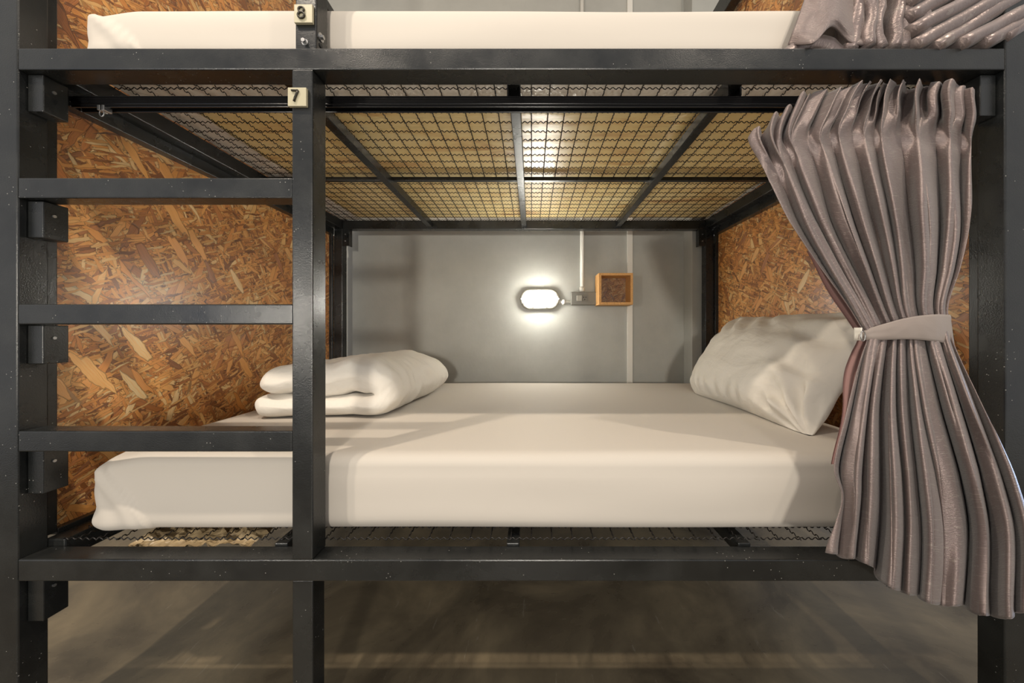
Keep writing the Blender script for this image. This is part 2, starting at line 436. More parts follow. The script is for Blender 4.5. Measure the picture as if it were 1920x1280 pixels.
# bolts beside the upper stile
part('bolt', cyl(cyl(bmesh.new(), (-0.521, Y0+0.009, 0.663), (-0.521, Y0+0.0105, 0.663), 0.0075, 12), (-0.521, Y0+0.002, 0.663), (-0.521, Y0+0.010, 0.663), 0.0048, 6), 'steel')
part('bolt', cyl(cyl(bmesh.new(), (SX1+0.001, 0.800, 0.687), (SX1+0.0045, 0.800, 0.687), 0.0095, 12), (SX1+0.002, 0.800, 0.687), (SX1+0.010, 0.800, 0.687), 0.005, 6), 'steel')
part('bolt', cyl(bmesh.new(), (SX1+0.001, 0.800, 0.668), (SX1+0.004, 0.800, 0.668), 0.005, 10), 'hole')
# curtain track with hanging brackets and glider
bm = box(-1.165, 1.03, 0.866, 0.886, 0.5755, 0.596, bev=0.001)
for k in range(4): bx(bm, -1.165, 1.03, 0.8645, 0.867, 0.5785+k*0.0042, 0.5803+k*0.0042, bev=0)
bx(bm, -1.165, 1.03, 0.8635, 0.868, 0.566, 0.5735, bev=0.001); bx(bm, -1.165, 1.03, 0.884, 0.888, 0.566, 0.5775, bev=0.001)
track = part('curtain_track', bm, 'alu')
for xb in (-0.045, 0.515):
    bm = box(xb-0.017, xb-0.013, 0.864, 0.888, 0.596, 0.640, bev=0); bx(bm, xb+0.013, xb+0.017, 0.864, 0.888, 0.596, 0.640, bev=0)
    bx(bm, xb-0.013, xb+0.013, 0.882, 0.888, 0.600, 0.622, bev=0.001)
    part('track_bracket', bm, 'alu')
bm = box(-1.098, -1.091, 0.862, 0.880, 0.558, 0.571, bev=0.001); bx(bm, -1.087, -1.080, 0.862, 0.880, 0.558, 0.571, bev=0.001)
tube(bm, [(-1.089+0.006*math.cos(a*math.pi/6), 0.865, 0.551+0.008*math.sin(a*math.pi/6)) for a in range(12)], 0.0012, 5, True, (0, 1, 0))
part('glider', bm, 'steel', track)

# number plates
def stroke(bm, pts, r, closed=False, y=0.0):
    tube(bm, pts, r, 8, closed, (0, 1, 0))
def plate(cx, cz, y, digit):
    s = 0.0208
    p = part('number_plate', box(cx-s, cx+s, y-0.007, y, cz-s, cz+s, bev=0.0008), 'plate'); p['label'] = 'cream square plate with raised digit ' + digit
    bm = bmesh.new(); yy = y-0.009; c0 = cx-0.0035; z0 = cz+0.001
    if digit == '8':
        stroke(bm, [(c0+0.0062*math.cos(a*math.pi/12), yy, z0+0.0065+0.0056*math.sin(a*math.pi/12)) for a in range(24)], 0.0021, True)
        stroke(bm, [(c0+0.0072*math.cos(a*math.pi/12), yy, z0-0.0062+0.0068*math.sin(a*math.pi/12)) for a in range(24)], 0.0023, True)
    else:
        stroke(bm, [(c0-0.0075, yy, z0+0.0118), (c0, yy, z0+0.0118), (c0+0.0072, yy, z0+0.0118)], 0.0021)
        stroke(bm, [(c0+0.0072, yy, z0+0.0118), (c0+0.004, yy, z0+0.004), (c0+0.0005, yy, z0-0.004), (c0-0.002, yy, z0-0.0125)], 0.0023)
    d = part('digit', bm, 'digit', p, True); d['label'] = 'raised bronze digit ' + digit
q = px(567, 23, Y0); plate(q.x, q.z, Y0+0.0095, '8')
q = px(561.5, 186, Y0); plate(q.x, q.z, Y0-0.0015, '7')

# ------------------------------------------------------------------ mattresses
def mattress(z0, z1, name, label, seed, x0, x1):
    cx = (x0+x1)/2; hx = (x1-x0)/2; y0, y1 = 0.845, 2.03; hy = (y1-y0)/2; cz = (z0+z1)/2; hz = (z1-z0)/2
    h = z1-z0
    def fn(p, n):
        p = p.copy(); fz = (p.z-z0)/h; dx = p.x-x0
        # fitted-sheet pocket at the near left corner
        fr = sstep(-0.2, -0.9, n.y)
        line = 0.04 + 0.115*(1-fz)**1.0 + 0.01*math.sin(6*fz)     # fold line position (distance from the left end) by height
        d = line - dx
        if fr > 0:
            st_ = sstep(-0.001, 0.009, d)*sstep(0.13, 0.02, d)
            p.y -= fr*0.008*st_
            if d > 0: p.y += fr*0.0016*math.sin(d*105 + 3*fz + 2.5*noise.noise(p*9))*sstep(0, 0.03, d)
            p.y += fr*0.0030*noise.noise(Vector((p.x*2.2+seed, 0, p.z*14)))
            # sheet pulled tight: belly and slight shadow line under the top seam
            p.y += fr*(-0.004*math.sin(math.pi*max(0, min(1, fz))) + 0.0015*math.exp(-((fz-0.80)/0.035)**2))
            p.z += 0.004*fr*noise.noise(Vector((p.x*1.6+seed*3, 2, 5)))*(1-fz)
        lf = sstep(-0.2, -0.9, n.x)
        if lf > 0:
            p.x += lf*(0.006*noise.noise(Vector((p.y*8, p.z*22, seed))) + 0.028*fz - 0.014)
        rt = sstep(0.2, 0.9, n.x)
        if rt > 0: p.x += rt*0.006*noise.noise(Vector((p.y*8, p.z*22, seed+4)))
        # near left bottom corner droops and gathers
        c_ = sstep(0.16, 0.0, dx)*sstep(0.12, 0.0, p.y-y0)*sstep(0.35, 0.0, fz)
        p.z -= 0.004*c_; p.y -= 0.012*c_
        c2 = sstep(0.14, 0.0, dx)*sstep(0.12, 0.0, p.y-y0)*sstep(0.6, 1.0, fz)
        p.z -= 0.020*c2
        if n.z > 0.5: p.z += 0.0025*noise.noise(Vector((p.x*1.7+seed, p.y*2.3, 0)))
        return p
    o = obj(name, roundbox((cx, (y0+y1)/2, cz), (hx, hy, hz), 0.032, 0.011 if seed == 1 else 0.014, fn, 0.17), M['sheet'], None, True)
    return tag(o, label, 'mattress')
mattress(-0.4985, -0.306, 'mattress', 'mattress in a cream fitted sheet on the lower bunk, below number 7', 1, -1.092, 1.0)
up = mattress(0.673, 0.808, 'mattress', 'mattress in a cream fitted sheet on the upper bunk, seen edge-on beside number 8', 2, -1.112, 1.03)
# its underside as seen through the mesh: wrapped foam, with sheet and film tucked round the edge
bm = bmesh.new(); nx, ny = 140, 80; g = []
for i in range(nx+1):
    row = []
    for j in range(ny+1):
        x = -1.06+2.10*i/nx; y = 0.93+1.09*j/ny
        row.append(bm.verts.new((x, y, 0.6695+0.0022*noise.noise(Vector((x*6, y*16, 1))))))
    g.append(row)
for i in range(nx):
    for j in range(ny): bm.faces.new((g[i][j], g[i][j+1], g[i+1][j+1], g[i+1][j]))
u = obj('foam_underside', bm, M['foam'], up, True); u['label'] = 'yellow foam underside in clear wrap'
def hem(bm, fx, n, name='film'):
    "irregular strip: fx(t) -> outer point, inner direction, width"
    prev = None
    for k in range(n+1):
        t = k/n; o_, d, w_ = fx(t); cur = []
        for m_ in range(9):
            s = m_/8; p = o_+d*w_*s
            p.z += 0.0035*noise.noise(Vector((p.x*22, p.y*22, 3))) - (0.002 if m_ == 8 else 0)
            cur.append(bm.verts.new(p))
        if prev:
            for m_ in range(8): bm.faces.new((prev[m_], prev[m_+1], cur[m_+1], cur[m_]))
        prev = cur
    return bm
bm = bmesh.new()
hem(bm, lambda t: (Vector((-1.13+2.17*t, 0.832, 0.6655)), Vector((0, 1, 0)), 0.155+0.03*noise.noise(Vector((t*22, 1, 1)))+0.018*noise.noise(Vector((t*75, 4, 1)))+0.03*sstep(0.75, 0.9, t)), 300)
hem(bm, lambda t: (Vector((-1.136, 0.87+1.17*t, 0.6650)), Vector((1, 0, 0)), 0.120+0.006*noise.noise(Vector((t*9, 1, 5)))), 120)
hem(bm, lambda t: (Vector((1.045, 0.87+1.17*t, 0.6650)), Vector((-1, 0, 0)), 0.025+0.015*noise.noise(Vector((t*9, 1, 7)))), 120)
f = obj('tucked_film', bm, M['clear'], up, True); f['label'] = 'milky plastic film and sheet hem tucked under the edge'

# crumpled film hanging under the lower mesh at the near left
bm = bmesh.new(); g = []
for i in range(61):
    row = []
    for j in range(19):
        s, t = i/60, j/18; x = -0.99+0.30*s; y = 0.832+0.16*t
        row.append(bm.verts.new((x+0.012*noise.noise(Vector((s*9, t*9, 1))), y, -0.535+0.030*abs(noise.noise(Vector((s*7, t*3+s*2, 4))))+0.014*abs(noise.noise(Vector((s*15-t*5, t*6, 9)))))))
    g.append(row)
for i in range(60):
    for j in range(18): bm.faces.new((g[i][j], g[i][j+1], g[i+1][j+1], g[i+1][j]))
tag(obj('crumpled_film', bm, M['paper']), 'crumpled brownish plastic film under the lower wire mesh beside the ladder', 'plastic film')

# ------------------------------------------------------------------ folded duvet
def duvet():
    cl = []           # centre line of the folded sheet in cross-section (x, z above mattress, half thickness)
    for k in range(22): cl.append((-0.930+0.350*k/21, 0.044, 0.045+0.003*math.sin(k*.6)))
    for k in range(1, 14):
        a = -math.pi/2 + math.pi*k/14; cl.append((-0.575+0.056*math.cos(a), 0.088+0.044*math.sin(a), 0.046+0.010*k/14))
    for k in range(22): cl.append((-0.58-0.325*k/21, 0.132+0.004*math.sin(k*0.5), 0.056-0.010*k/21))
    n = len(cl); L = []
    for i, (x, z, h) in enumerate(cl):
        a = cl[max(0, i-1)]; b = cl[min(n-1, i+1)]; t = Vector((b[0]-a[0], b[1]-a[1])).normalized(); L.append((Vector((x, z)), Vector((-t.y, t.x)), h))
    outer = [p-nn*h for p, nn, h in L]; inner = [p+nn*(h*0.90) for p, nn, h in L]
    def cap(p, h):
        a0, a1 = math.pi/2, math.pi*1.5
        return [p+Vector((math.cos(a0+(a1-a0)*k/7), math.sin(a0+(a1-a0)*k/7)))*h for k in range(1, 7)]
    prof = outer + cap(L[-1][0], L[-1][2]) + inner[::-1] + cap(L[0][0], L[0][2])
    cen = [q[0] for q in L]; cen = cen + [L[-1][0]]*6 + cen[::-1] + [L[0][0]]*6
    bm = bmesh.new(); rings = []; ya, yb = 1.165, 1.80; N = 64
    zb = -0.3035
    for j in range(N+1):
        s = j/N; s2 = 0.5-0.5*math.cos(math.pi*s) if False else s
        y = ya+(yb-ya)*s2
        e = min(s, 1-s); k = math.sqrt(max(0.0, 1-(1-min(1, e/0.10))**2))*0.92+0.08
        row = []
        for i, (p, c_) in enumerate(zip(prof, cen)):
            q = c_ + (p-c_)*k
            top = max(0, (q.y-0.09)/0.1)
            x = q.x + 0.045*(s) * (1 if q.x > -0.7 else 0.3); z = q.y
            P = Vector((x, y, z))
            wob = 0.012*noise.noise(Vector((x*7, y*6, z*5+2))) + 0.007*noise.noise(Vector((x*16, y*9, z*20)))
            rid = 0.013*abs(noise.noise(Vector((x*6+y*11, y*5-x*5, 7)))) + 0.007*abs(noise.noise(Vector((x*17+y*9, y*12-x*8, z*9))))
            lift = (wob - rid)*min(1, z/0.03)
            P.z = max(0.0, P.z*(1.0+0.10*sstep(-0.9, -0.6, x)*top) + lift + 0.006*top)
            P.y += 0.018*noise.noise(Vector((x*8, z*14, 3)))*(1-e) + (0.02*math.sin(x*7) if s < 0.5 else 0)
            P.x += 0.010*noise.noise(Vector((y*9, z*22, 5))); P.z *= 1-0.16*s*sstep(-0.68, -0.5, x)*sstep(0.05, 0.1, z)
            dn = (p-c_); dn = dn.normalized() if dn.length > 1e-6 else dn
            rr_ = 0.010*abs(noise.noise(Vector((y*13, z*12-x*9, 31))))+0.006*noise.noise(Vector((y*22+x*10, z*30, 41)))
            if P.z > 0.02: P.x -= dn.x*rr_; P.z -= dn.y*rr_*0.6
            row.append(bm.verts.new((P.x, P.y, P.z+zb)))
        rings.append(row)
    m = len(prof)
    for j in range(N):
        for i in range(m): bm.faces.new((rings[j][i], rings[j][(i+1) % m], rings[j+1][(i+1) % m], rings[j+1][i]))
    for rr, cs in ((rings[0], 1), (rings[-1], -1)):
        # end caps follow the ribbon: pair outer with inner points
        nn = n
        for i in range(nn-1):
            a, b = rr[i], rr[i+1]; c_, d = rr[m-7-i-0 - 0], rr[m-7-i-1]
            try: bm.faces.new((a, b, d, c_))
            except Exception: pass
    for rr in (rings[0], rings[-1]):
        for loop in (rr[n-1:n+7], rr[m-7:m]+[rr[0]]):
            try: bm.faces.new(loop)
            except Exception: pass
    bmesh.ops.recalc_face_normals(bm, faces=bm.faces)
    o = obj('duvet', bm, M['linen'], None, True)
    ss = o.modifiers.new('soft', 'SUBSURF'); ss.levels = 1; ss.render_levels = 2
    tag(o, 'white duvet folded in half at the left end of the lower mattress', 'duvet')
duvet()

# ------------------------------------------------------------------ pillow leaning on the right flake board
def pillow():
    Lh, Wh, Th = 0.385, 0.235, 0.118
    bm = bmesh.new(); nu, nv = 90, 60; P0 = {}
    c = Vector((0.925, 1.375, -0.125)); ang = math.atan2(0.36, 0.235)      # lean
    ax_l = Vector((-0.03, 1, 0.0)).normalized(); ax_w = Vector((math.cos(ang), 0.02, math.sin(ang))).normalized(); ax_n = ax_l.cross(ax_w).normalized()
    if ax_n.x > 0: ax_n = -ax_n
    def pt(u, v, s):
        x = u*(1-0.045*(1-v*v)*1.0); # edges bow in between the corners
        pu = u*Lh*(1-0.030*(1-abs(v))**1.0*abs(u)**3 - 0.02); pv = v*Wh*(1-0.10*(1-u*u)*abs(v)**3)
        prof = (max(0, 1-abs(u)**2.6)**0.55)*(max(0, 1-abs(v)**2.4)**0.60)
        t = Th*prof*(1-0.22*v)
        pu -= 0.055*max(0, u)**3*abs(v)**4; pv += 0.035*max(0, u)**6*max(0, -v)
        # creases fanning from the near lower corner and gathering along the lower seam
        du, dv = u+1, v+1; rad = math.hypot(du*Lh, dv*Wh); an = math.atan2(dv*Wh, du*Lh)
        cr = 0.017*math.sin(an*15+2.2*noise.noise(Vector((u*2, v*2, 1))))*math.exp(-((rad-0.10)/0.10)**2)
        gath = 0.009*math.sin(u*34+3*noise.noise(Vector((u*4, v*2, 6))))*math.exp(-((v+0.86)/0.16)**2)
        topg = 0.012*math.sin((u*0.9-v*0.5)*22+2*noise.noise(Vector((u*3, v*3, 2))))*math.exp(-((v-0.65)/0.28)**2)*sstep(-0.6, 0.3, u)
        nearg = 0.013*math.sin(v*13+2.5*noise.noise(Vector((u*3, v*2, 8))))*math.exp(-((u+0.72)/0.22)**2)
        w_ = (cr+gath+topg+nearg+0.010*noise.noise(Vector((u*2.4, v*2.4, 11)))-0.006*abs(noise.noise(Vector((u*5+v*3, v*4, 15)))))*min(1, prof*2.5)
        if s < 0: t *= 0.80; w_ *= 0.4
        q = c + ax_l*(pu) + ax_w*(pv) + ax_n*(s*t + w_)
        q.x += 0.02*(1-v*v)*0
        q.z = max(q.z, -0.304)
        q.x = min(q.x, 1.095)
        return q
    for s in (1, -1):
        for i in range(nu+1):
            for j in range(nv+1):
                u = math.sin((i/nu*2-1)*math.pi/2); v = math.sin((j/nv*2-1)*math.pi/2)
                edge = i in (0, nu) or j in (0, nv)
                if edge and s == -1: P0[(s, i, j)] = P0[(1, i, j)]; continue
                P0[(s, i, j)] = bm.verts.new(pt(u, v, s if not edge else 0))
        for i in range(nu):
            for j in range(nv):
                f = (P0[(s, i, j)], P0[(s, i+1, j)], P0[(s, i+1, j+1)], P0[(s, i, j+1)])
                bm.faces.new(f)
    bmesh.ops.recalc_face_normals(bm, faces=bm.faces)
    o = obj('pillow', bm, M['linen'], None, True)
    tag(o, 'plump white pillow leaning on the right flake board behind the drawn-back curtain', 'pillow')
pillow()

# ------------------------------------------------------------------ curtain
def grid(bm, rows, uv=True, closed=False):
    lay = bm.loops.layers.uv.verify()
    V = [[bm.verts.new(p) for p, _ in r] for r in rows]
    for i in range(len(rows)-1):
        for j in range(len(rows[0])-1):
            f = bm.faces.new((V[i][j], V[i+1][j], V[i+1][j+1], V[i][j+1]))
            for lp, (a, b) in zip(f.loops, ((i, j), (i+1, j), (i+1, j+1), (i, j+1))): lp[lay].uv = rows[a][b][1]
    return bm

def curtain():
    root = thing('curtain', 'taupe silk curtain tied back at the right of the lower bunk', 'curtain', px(1700, 1160, 0.72))
    NF = 9; R = random.Random(5)
    wid = [0.95, 0.7, 1.15, 0.75, 1.0, 0.65, 1.5, 1.2, 0.8]; tot = sum(wid); cum = [0]
    for w_ in wid: cum.append(cum[-1]+w_/tot)
    amp = [0.6, 1.0, 0.8, 1.15, 0.85, 1.1, 0.8, 1.45, 1.15, 0.9]
    def phase(s):
        s = max(0, min(1, s))
        for i in range(NF):
            if s <= cum[i+1]+1e-9:
                t = (s-cum[i])/(cum[i+1]-cum[i]); return i+t
        return NF
    T_ = [(0, 252), (0.06, 238), (0.15, 196), (0.22, 172), (0.30, 176), (0.40, 160), (0.60, 158), (0.8, 158), (0.9, 160), (1, 176)]
    W_ = [(0, 632), (0.25, 618), (0.5, 612), (1, 612)]
    B_ = [(0, 1036), (0.08, 1048), (0.16, 1050), (0.24, 1076), (0.34, 1106), (0.44, 1118), (0.56, 1136), (0.66, 1138), (0.8, 1158), (0.9, 1160), (1, 1146)]
    Lx = [(150, 1462), (200, 1425), (252, 1403), (300, 1424), (360, 1452), (420, 1482), (500, 1534), (570, 1584), (612, 1610), (632, 1622), (660, 1614), (700, 1602), (780, 1582), (850, 1562), (885, 1558), (930, 1572), (980, 1562), (1036, 1548), (1200, 1540)]
    Lxs = [(632, 1622), (700, 1602), (780, 1582), (900, 1564), (1036, 1550), (1200, 1540)]
    Rx = [(150, 1812), (176, 1806), (220, 1818), (300, 1820), (420, 1818), (500, 1802), (570, 1780), (612, 1782), (645, 1790), (740, 1832), (830, 1872), (900, 1900), (1000, 1926), (1146, 1926), (1200, 1926)]
    Zt = [(0, 0.806), (0.10, 0.800), (0.30, 0.790), (0.47, 0.768), (0.60, 0.740), (0.75, 0.715), (1.0, 0.700)]
    At = [(0.0, 0.026), (0.06, 0.018), (0.105, 0.0050), (0.135, 0.014), (0.22, 0.025), (0.34, 0.024), (0.47, 0.009), (0.56, 0.020), (0.7, 0.030), (0.85, 0.035), (1.0, 0.038)]
    VW = 0.47
    def surf(s, v, back=0.0):
        ph = phase(s); k = int(min(NF-1, ph)); fr = ph-k
        a = amp[k]*(1-fr)+amp[k+1]*fr
        yT = cinterp(T_, s); yW = cinterp(W_, s); yB = cinterp(B_, s)
        y = yT+(yW-yT)*(v/VW) if v < VW else yW+(yB-yW)*((v-VW)/(1-VW))
        l0 = cinterp(Lx, y); l = cinterp(Lxs, y) if y > 632 else l0; l = l+(l0-l)*math.exp(-s/0.07); r = cinterp(Rx, y)
        x = l+(r-l)*s
        # narrow ridges, wide valleys, folded a little over to one side
        wob = 0.35*noise.noise(Vector((k*3.1, v*3.2, 0.5)))
        t = 2*math.pi*(ph+wob*sstep(0.1, 0.3, v))
        c_ = t+0.45*math.sin(t); w_ = 2*abs(math.cos(c_/2))**0.85-1
        w2 = (0.20*math.cos(2*t+1.3+3*v+k)+0.22*noise.noise(Vector((ph*1.7, v*2.6, 21))))*sstep(0.12, 0.3, v)
        A = interp(At, v)*a
        hd = sstep(0.105, 0.05, v)                       # heading above the pinch: stiff blades
        if hd > 0:
            saw = 2*abs(((ph*1.0+0.15) % 1.0)-0.5)
            q_ = (ph*2+0.1*math.sin(k*2.3)) % 1.0; tri = (2*q_/0.86-1) if q_ < 0.86 else 1-2*(q_-0.86)/0.14
            w_ = w_*(1-hd)+hd*(0.9*tri+0.4*w_)
            x += hd*(12+9*math.sin(t*2+k))*sstep(0.0, 0.4, s)*(1-v/0.105)
            y -= hd*(9*tri+6*noise.noise(Vector((ph*2.3, 1, 4)))+3*math.cos(t))*(1-v/0.105)
        pinch = math.exp(-((v-0.105)/0.022)**2)
        x += (-7*math.sin(t))*pinch*0.8 
        x += 5.5*math.sin(t+0.4)*sstep(0.14, 0.25, v)*(0.6+0.9*sstep(0.5, 1, v))
        if v > 0.9: y -= 8*(1-math.cos(t))*0.5*sstep(0.9, 1.0, v)
        Z = interp(Zt, v) - A*(w_+w2) + 0.006*noise.noise(Vector((s*5, v*7, 3))) + 0.0025*noise.noise(Vector((s*30, v*11, 8)))
        Z = max(0.60, Z)
        if v > 0.60: Z = min(Z, 0.768 if v > 0.75 else 0.80)
        return px(x, y, Z+back)
    ns, nv = NF*40, 160
    rows = []
    for j in range(nv+1):
        v = (j/nv)**1.12
        rows.append([(surf(i/ns, v), (i/ns*2.2, v*1.0)) for i in range(ns+1)])
    o = obj('pleated_panel', grid(bmesh.new(), rows), M['silk'], root, True)
    sm_ = o.modifiers.new('cloth_thickness', 'SOLIDIFY'); sm_.thickness = 0.0012; sm_.offset = 1
    # pink lining that shows along the leading edge
    rows = []
    for j in range(61):
        y = 470+(j/60)*400; Z = 0.80-0.03*sstep(600, 800, y)
        l = cinterp(Lx, y); wdt = 16*math.exp(-((y-560)/60)**2)+20*math.exp(-((y-690)/70)**2)
        rows.append([(px(l-wdt*(1-k/8)+10*k/8, y, Z+0.020+0.004*math.sin(k*1.3)), (k/8, j/60)) for k in range(9)])
    f = obj('lining', grid(bmesh.new(), rows), M['lining'], root, True); f['label'] = 'dusty pink lining'
    # tieback band
    TB = [(0.0, 1614, 622, 636), (0.10, 1630, 615, 638), (0.25, 1660, 606, 637), (0.5, 1708, 594, 636), (0.75, 1755, 589, 640), (1.0, 1782, 590, 647)]
    rows = []
    for j in range(13):
        b = j/12; row = []
        for i in range(61):
            a = i/60
            x = interp([(t[0], t[1]) for t in TB], a)+8*b*sstep(0.7, 1.0, a); yt = cinterp([(t[0], t[2]) for t in TB], a); yb = cinterp([(t[0], t[3]) for t in TB], a)
            Z = 0.742+0.024*abs(2*a-1)**2.2 - 0.003*math.sin(math.pi*b) + 0.0012*noise.noise(Vector((a*9, b*3, 1)))
            row.append((px(x, yt+(yb-yt)*b, Z), (a, b*0.2)))
        for i in range(1, 31):                       # round the back of the curtain
            a = i/30; x0 = 1790-(1790-1612)*a; Z = 0.766+0.048*math.sin(math.pi*a)
            row.append((px(x0-4*b, 594+(54-36*a)*b+24*a, Z), (1+a, b*0.2)))
        rows.append(row)
    tb = obj('tieback', grid(bmesh.new(), rows), M['band'], root, True); tb['label'] = 'plain taupe tieback band'
    s2 = tb.modifiers.new('band_thickness', 'SOLIDIFY'); s2.thickness = 0.002
    bm = bmesh.new(); c_ = px(1618, 630, 0.752)
    tube(bm, [c_+Vector((0.008*math.cos(a*math.pi/8), 0.003*math.cos(a*math.pi/8), 0.011*math.sin(a*math.pi/8))) for a in range(16)], 0.0013, 6, True, (0, 1, 0))
    obj('ring', bm, M['steel'], tb, True)
    rows = [[(px(1601+14*i/6, 608+(6+24*j/4), 0.778-0.018*i/6), (i/6, j/4)) for i in range(7)] for j in range(5)]
    lo = obj('band_loop', grid(bmesh.new(), rows), M['linen'], tb, True); lo['label'] = 'pale loop at the end of the tieback'
    s3 = lo.modifiers.new('loop_thickness', 'SOLIDIFY'); s3.thickness = 0.002
curtain()

# ------------------------------------------------------------------ bunched upper curtain lying over the upper rail
def bunch():
    root = thing('curtain', 'taupe silk curtain bunched in folds on the upper bunk rail at top right', 'curtain', (0.85, 0.83, RU[1]+0.002))
    def slab(name, pts, th, y0, y1, seed, fr=0.0):
        "folded cloth slab: centre line of pixels at Y 0.78, extruded in depth, soft rounded lip towards the room"
        n = len(pts); N = 14; rows = []
        cen = [px(a, b, 0.785) for a, b in pts]
        ring = []
        dirs = []
        for i in range(n):
            a = cen[max(0, i-1)]; b = cen[min(n-1, i+1)]; t = (b-a).normalized(); dirs.append(Vector((-t.z, 0, t.x)))
        for j in range(N+1):
            s = j/N; y = y0+(y1-y0)*s
            k = math.sqrt(max(0.02, 1-(1-min(1, s/0.22))**2))
            loop = []
            for i in range(n): loop.append((cen[i], dirs[i]*th*k))
            for i in range(n-1, -1, -1): loop.append((cen[i], -dirs[i]*th*k))
            row = []
            for q, (c_, d) in enumerate(loop):
                p = c_+d; p.y = y
                w_ = noise.noise(Vector((p.x*30, p.z*30, seed)))*0.004 + noise.noise(Vector((p.x*70, p.z*60, seed+5)))*0.0016
                p.x += w_; p.z += 0.5*w_; p.y += noise.noise(Vector((p.x*25, p.z*25, seed+9)))*0.007
                row.append((p, (s*0.25+seed*0.13, q/(2*n)*0.12)))
            row.append((row[0][0].copy(), row[0][1])); rows.append(row)
        bm = grid(bmesh.new(), rows)
        bm.verts.ensure_lookup_table()
        m = 2*n+1
        for i in range(n-1):
            for base in (0, N*m):
                try: bm.faces.new((bm.verts[base+i], bm.verts[base+i+1], bm.verts[base+m-3-i], bm.verts[base+m-2-i]))
                except Exception: pass
        bmesh.ops.remove_doubles(bm, verts=bm.verts, dist=1e-5)
        bmesh.ops.recalc_face_normals(bm, faces=bm.faces)
        o = obj(name, bm, M['silk'], root, True); return o
    def curve(a, b, bow, n=14):
        out = []
        for i in range(n):
            t = i/(n-1); x = a[0]+(b[0]-a[0])*t; y = a[1]+(b[1]-a[1])*t
            nx, ny = -(b[1]-a[1]), (b[0]-a[0]); L = math.hypot(nx, ny); w_ = bow*math.sin(math.pi*t)
            out.append((x+nx/L*w_, y+ny/L*w_))
        return out
    # broad flap folded over, draping to the rail
    rows = []
    for j in range(31):
        t = j/30; row = []
        for i in range(41):
            s = i/40
            xl = 1535-58*t; xr = 1600+22*t
            x = xl+(xr-xl)*s; y = -75+(158-(34*math.exp(-((s-0.58)/0.17)**2)))*t
            Z = 0.80-0.028*math.sin(math.pi*s)+0.02*(1-t)+0.003*noise.noise(Vector((s*5, t*4, 3))) + 0.012*sstep(0.85, 1, t)*math.cos(s*9)
            row.append((px(x, y, Z), (s*0.5, t*0.3)))
        rows.append(row)
    fl = obj('flap', grid(bmesh.new(), rows), M['silk'], root, True)
    s4 = fl.modifiers.new('cloth_thickness', 'SOLIDIFY'); s4.thickness = 0.004
    slab('under_fold', curve((1484, 92), (1600, 86), -26), 0.016, 0.800, 0.840, 1.5)
    slab('fold', curve((1606, 84), (1625, -60), 4), 0.014, 0.79, 0.842, 2.5)
    for k, (a, b, th) in enumerate((((1634, 84), (1628, -60), 0.0125), ((1657, 84), (1656, -50), 0.0120), ((1678, 85), (1690, -40), 0.0115), ((1699, 84), (1718, -40), 0.0120), ((1724, 86), (1742, -50), 0.0135))):
        c_ = curve(a, b, (4, -5, 5, -4, 6)[k]); c_ = [(x+4*math.sin(y*0.075+k), y) for x, y in c_]
        slab('fold', c_, th, 0.778+0.003*(k % 2), 0.842, 3.0+k)
    # slanting stack of folds falling slightly over the rail
    for k, (x0, y0) in enumerate(((1692, -16), (1694, 10), (1697, 36), (1702, 62), (1710, 88), (1748, 92), (1788, 91), (1832, 88), (1872, 76))):
        L = 420; th = math.radians(-28+1.2*math.sin(k*2.1))
        a = (x0, y0); b = (x0+L*math.cos(th), y0+L*math.sin(th))
        slab('slanting_fold', curve(a, b, -5*math.sin(k*1.7)-3, 22), 0.0148, 0.762+0.003*(k % 3), 0.842, 9.0+k)
bunch()

# ------------------------------------------------------------------ things on the back wall
YW = 2.22
# bulkhead lamp
def oval(bm, cx, cz, a, r, y0, y1, n=24, taper=1.0):
    def ring(k, y):
        pts = []
        for i in range(n):
            t = 2*math.pi*i/n; ex = a-r
            pts.append(bm.verts.new((cx+(ex if math.cos(t) > 0 else -ex)+k*r*math.cos(t), y, cz+k*r*math.sin(t))))
        return pts
    R_ = [ring(1, y0), ring(1, y0+(y1-y0)*0.55), ring(0.93*taper, y0+(y1-y0)*0.85), ring(0.75*taper, y1)]
    for A, B in zip(R_, R_[1:]):
        for i in range(n): bm.faces.new((A[i], A[(i+1) % n], B[(i+1) % n], B[i]))
    bm.faces.new(R_[0][::-1]); bm.faces.new(R_[-1])
    bmesh.ops.recalc_face_normals(bm, faces=bm.faces)
    return bm
q = px(1012.5, 559.5, 2.15); lx, lz = q.x, q.z
lamp = thing('wall_lamp', 'lit oval caged bulkhead lamp on the grey wall left of the socket', 'lamp', (lx, YW, lz-0.07))
obj('base', oval(bmesh.new(), lx, lz, 0.128, 0.067, YW, YW-0.048), M['lamprim'], lamp, True)
obj('glass', oval(bmesh.new(), lx-0.002, lz-0.001, 0.102, 0.048, YW-0.044, YW-0.086), M['glow'], lamp, True)
bm = bmesh.new()
for dz in (0.022, -0.030):
    tube(bm, [(lx-0.112, YW-0.035, lz+dz), (lx-0.095, YW-0.075, lz+dz), (lx-0.04, YW-0.094, lz+dz), (lx+0.04, YW-0.094, lz+dz), (lx+0.095, YW-0.075, lz+dz), (lx+0.112, YW-0.035, lz+dz)], 0.0022, 6)
for dx in (-0.045, 0.045):
    tube(bm, [(lx+dx, YW-0.035, lz+0.056), (lx+dx, YW-0.078, lz+0.045), (lx+dx, YW-0.094, lz), (lx+dx, YW-0.078, lz-0.047), (lx+dx, YW-0.035, lz-0.058)], 0.0022, 6, ref=(1, 0, 0))
obj('cage', bm, M['lamprim'], lamp, True)
for dx in (-0.116, 0.118):
    obj('screw', cyl(bmesh.new(), (lx+dx, YW-0.046, lz), (lx+dx, YW-0.052, lz), 0.006, 10), M['steel'], lamp)
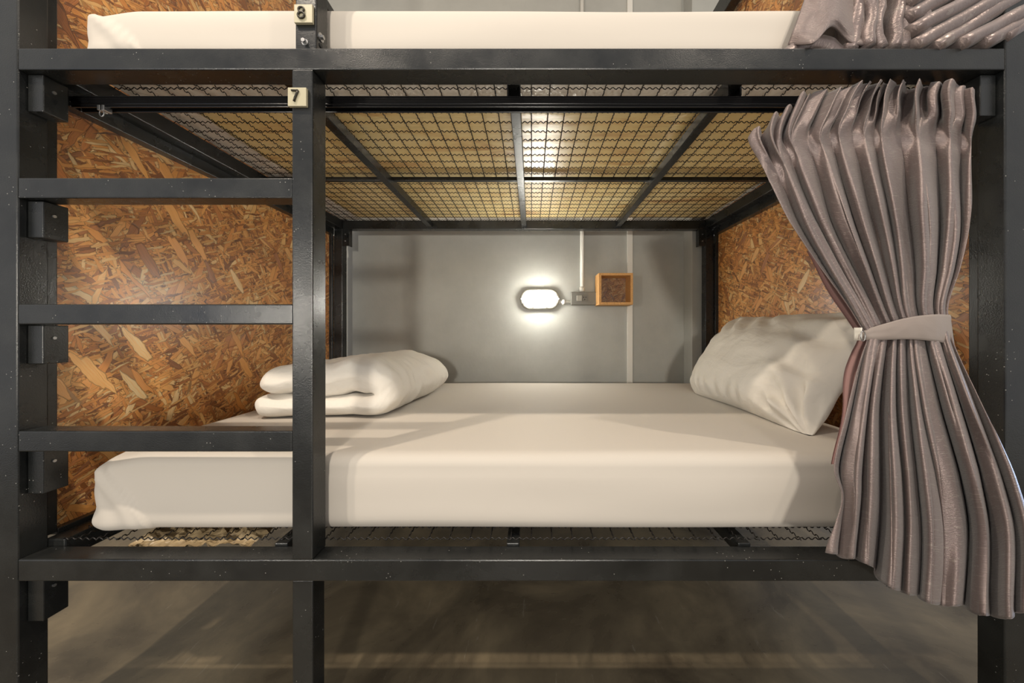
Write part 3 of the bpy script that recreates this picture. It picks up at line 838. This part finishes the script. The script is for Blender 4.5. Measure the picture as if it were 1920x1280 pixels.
# socket box
a = px(1071, 547, 2.18); b = px(1115, 571.5, 2.18)
so = thing('wall_socket', 'grey surface box with switch and socket beside the lamp', 'socket', ((a.x+b.x)/2, YW, b.z))
obj('box', box(a.x, b.x+0.01, YW-0.042, YW, b.z, a.z, bev=0.003), M['greybox'], so)
c0 = px(1086, 559, 2.18); c1 = px(1096, 559, 2.18)
obj('switch', box(c0.x-0.016, c0.x+0.016, YW-0.047, YW-0.042, c0.z-0.018, c0.z+0.018, bev=0.001), M['socketm'], so)
ou = obj('outlet', box(c1.x-0.014, c1.x+0.016, YW-0.044, YW-0.042, c1.z-0.018, c1.z+0.018, bev=0.001), M['greybox'], so)
for dx, dz in ((-0.006, 0.006), (0.008, 0.006), (0.001, -0.008)):
    obj('hole', cyl(bmesh.new(), (c1.x+dx, YW-0.0445, c1.z+dz), (c1.x+dx, YW-0.0435, c1.z+dz), 0.0035, 8), M['hole'], ou)
# conduits
def conduit(label, p0, p1, r, coup=None):
    bm = bmesh.new(); cyl(bm, p0, p1, r, 16)
    o = obj('conduit', bm, M['pvc'], None, True); tag(o, label, 'conduit')
    for c_, rr, h in (coup or []):
        d = (Vector(p1)-Vector(p0)).normalized()
        obj('coupling', cyl(bmesh.new(), Vector(c_)-d*h, Vector(c_)+d*h, rr, 16), M['pvc'], o, True)
    return o
q = px(1091.5, 545, 2.20)
conduit('vertical white conduit rising from the grey socket box', (q.x, YW-0.014, a.z), (q.x, YW-0.014, 2.55), 0.0125, [((q.x, YW-0.015, a.z+0.018), 0.017, 0.016)])
q = px(1057, 566, 2.20)
cz_ = q.z
conduit('short pale conduit joining the lamp to the socket box', (lx+0.118, YW-0.012, cz_), (a.x, YW-0.012, cz_), 0.010, [((q.x+0.0, YW-0.013, cz_), 0.017, 0.011)])
l = px(1176, 0, 2.21).x; r = px(1186, 0, 2.21).x
o = obj('cable_trunking', box(l, r, YW-0.016, YW, FL, 2.59, bev=0.002), M['pvc'])
tag(o, 'slim white vertical cable trunking running behind the small shelf box', 'cable trunking')
# shelf box
A = px(1123, 511.5, 2.08); B = px(1187, 571, 2.08); t = 0.015
sh = thing('shelf_box', 'small open flake board box shelf fixed to the grey wall', 'shelf', ((A.x+B.x)/2, YW, B.z))
yf, yk = 2.08, YW-0.016
obj('top_board', box(A.x, B.x, yf, yk, A.z-t, A.z, bev=0.0008), M['osbedge'], sh)
obj('bottom_board', box(A.x, B.x, yf, yk, B.z, B.z+t, bev=0.0008), M['osbedge'], sh)
obj('side_board', box(A.x, A.x+t, yf, yk, B.z+t, A.z-t, bev=0.0008), M['osbedge'], sh)
obj('side_board', box(B.x-t, B.x, yf, yk, B.z+t, A.z-t, bev=0.0008), M['osbedge'], sh)
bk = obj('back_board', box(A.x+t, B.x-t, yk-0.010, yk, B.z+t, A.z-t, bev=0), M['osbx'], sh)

for o in bpy.data.objects:
    if '_w' in o: del o['_w']
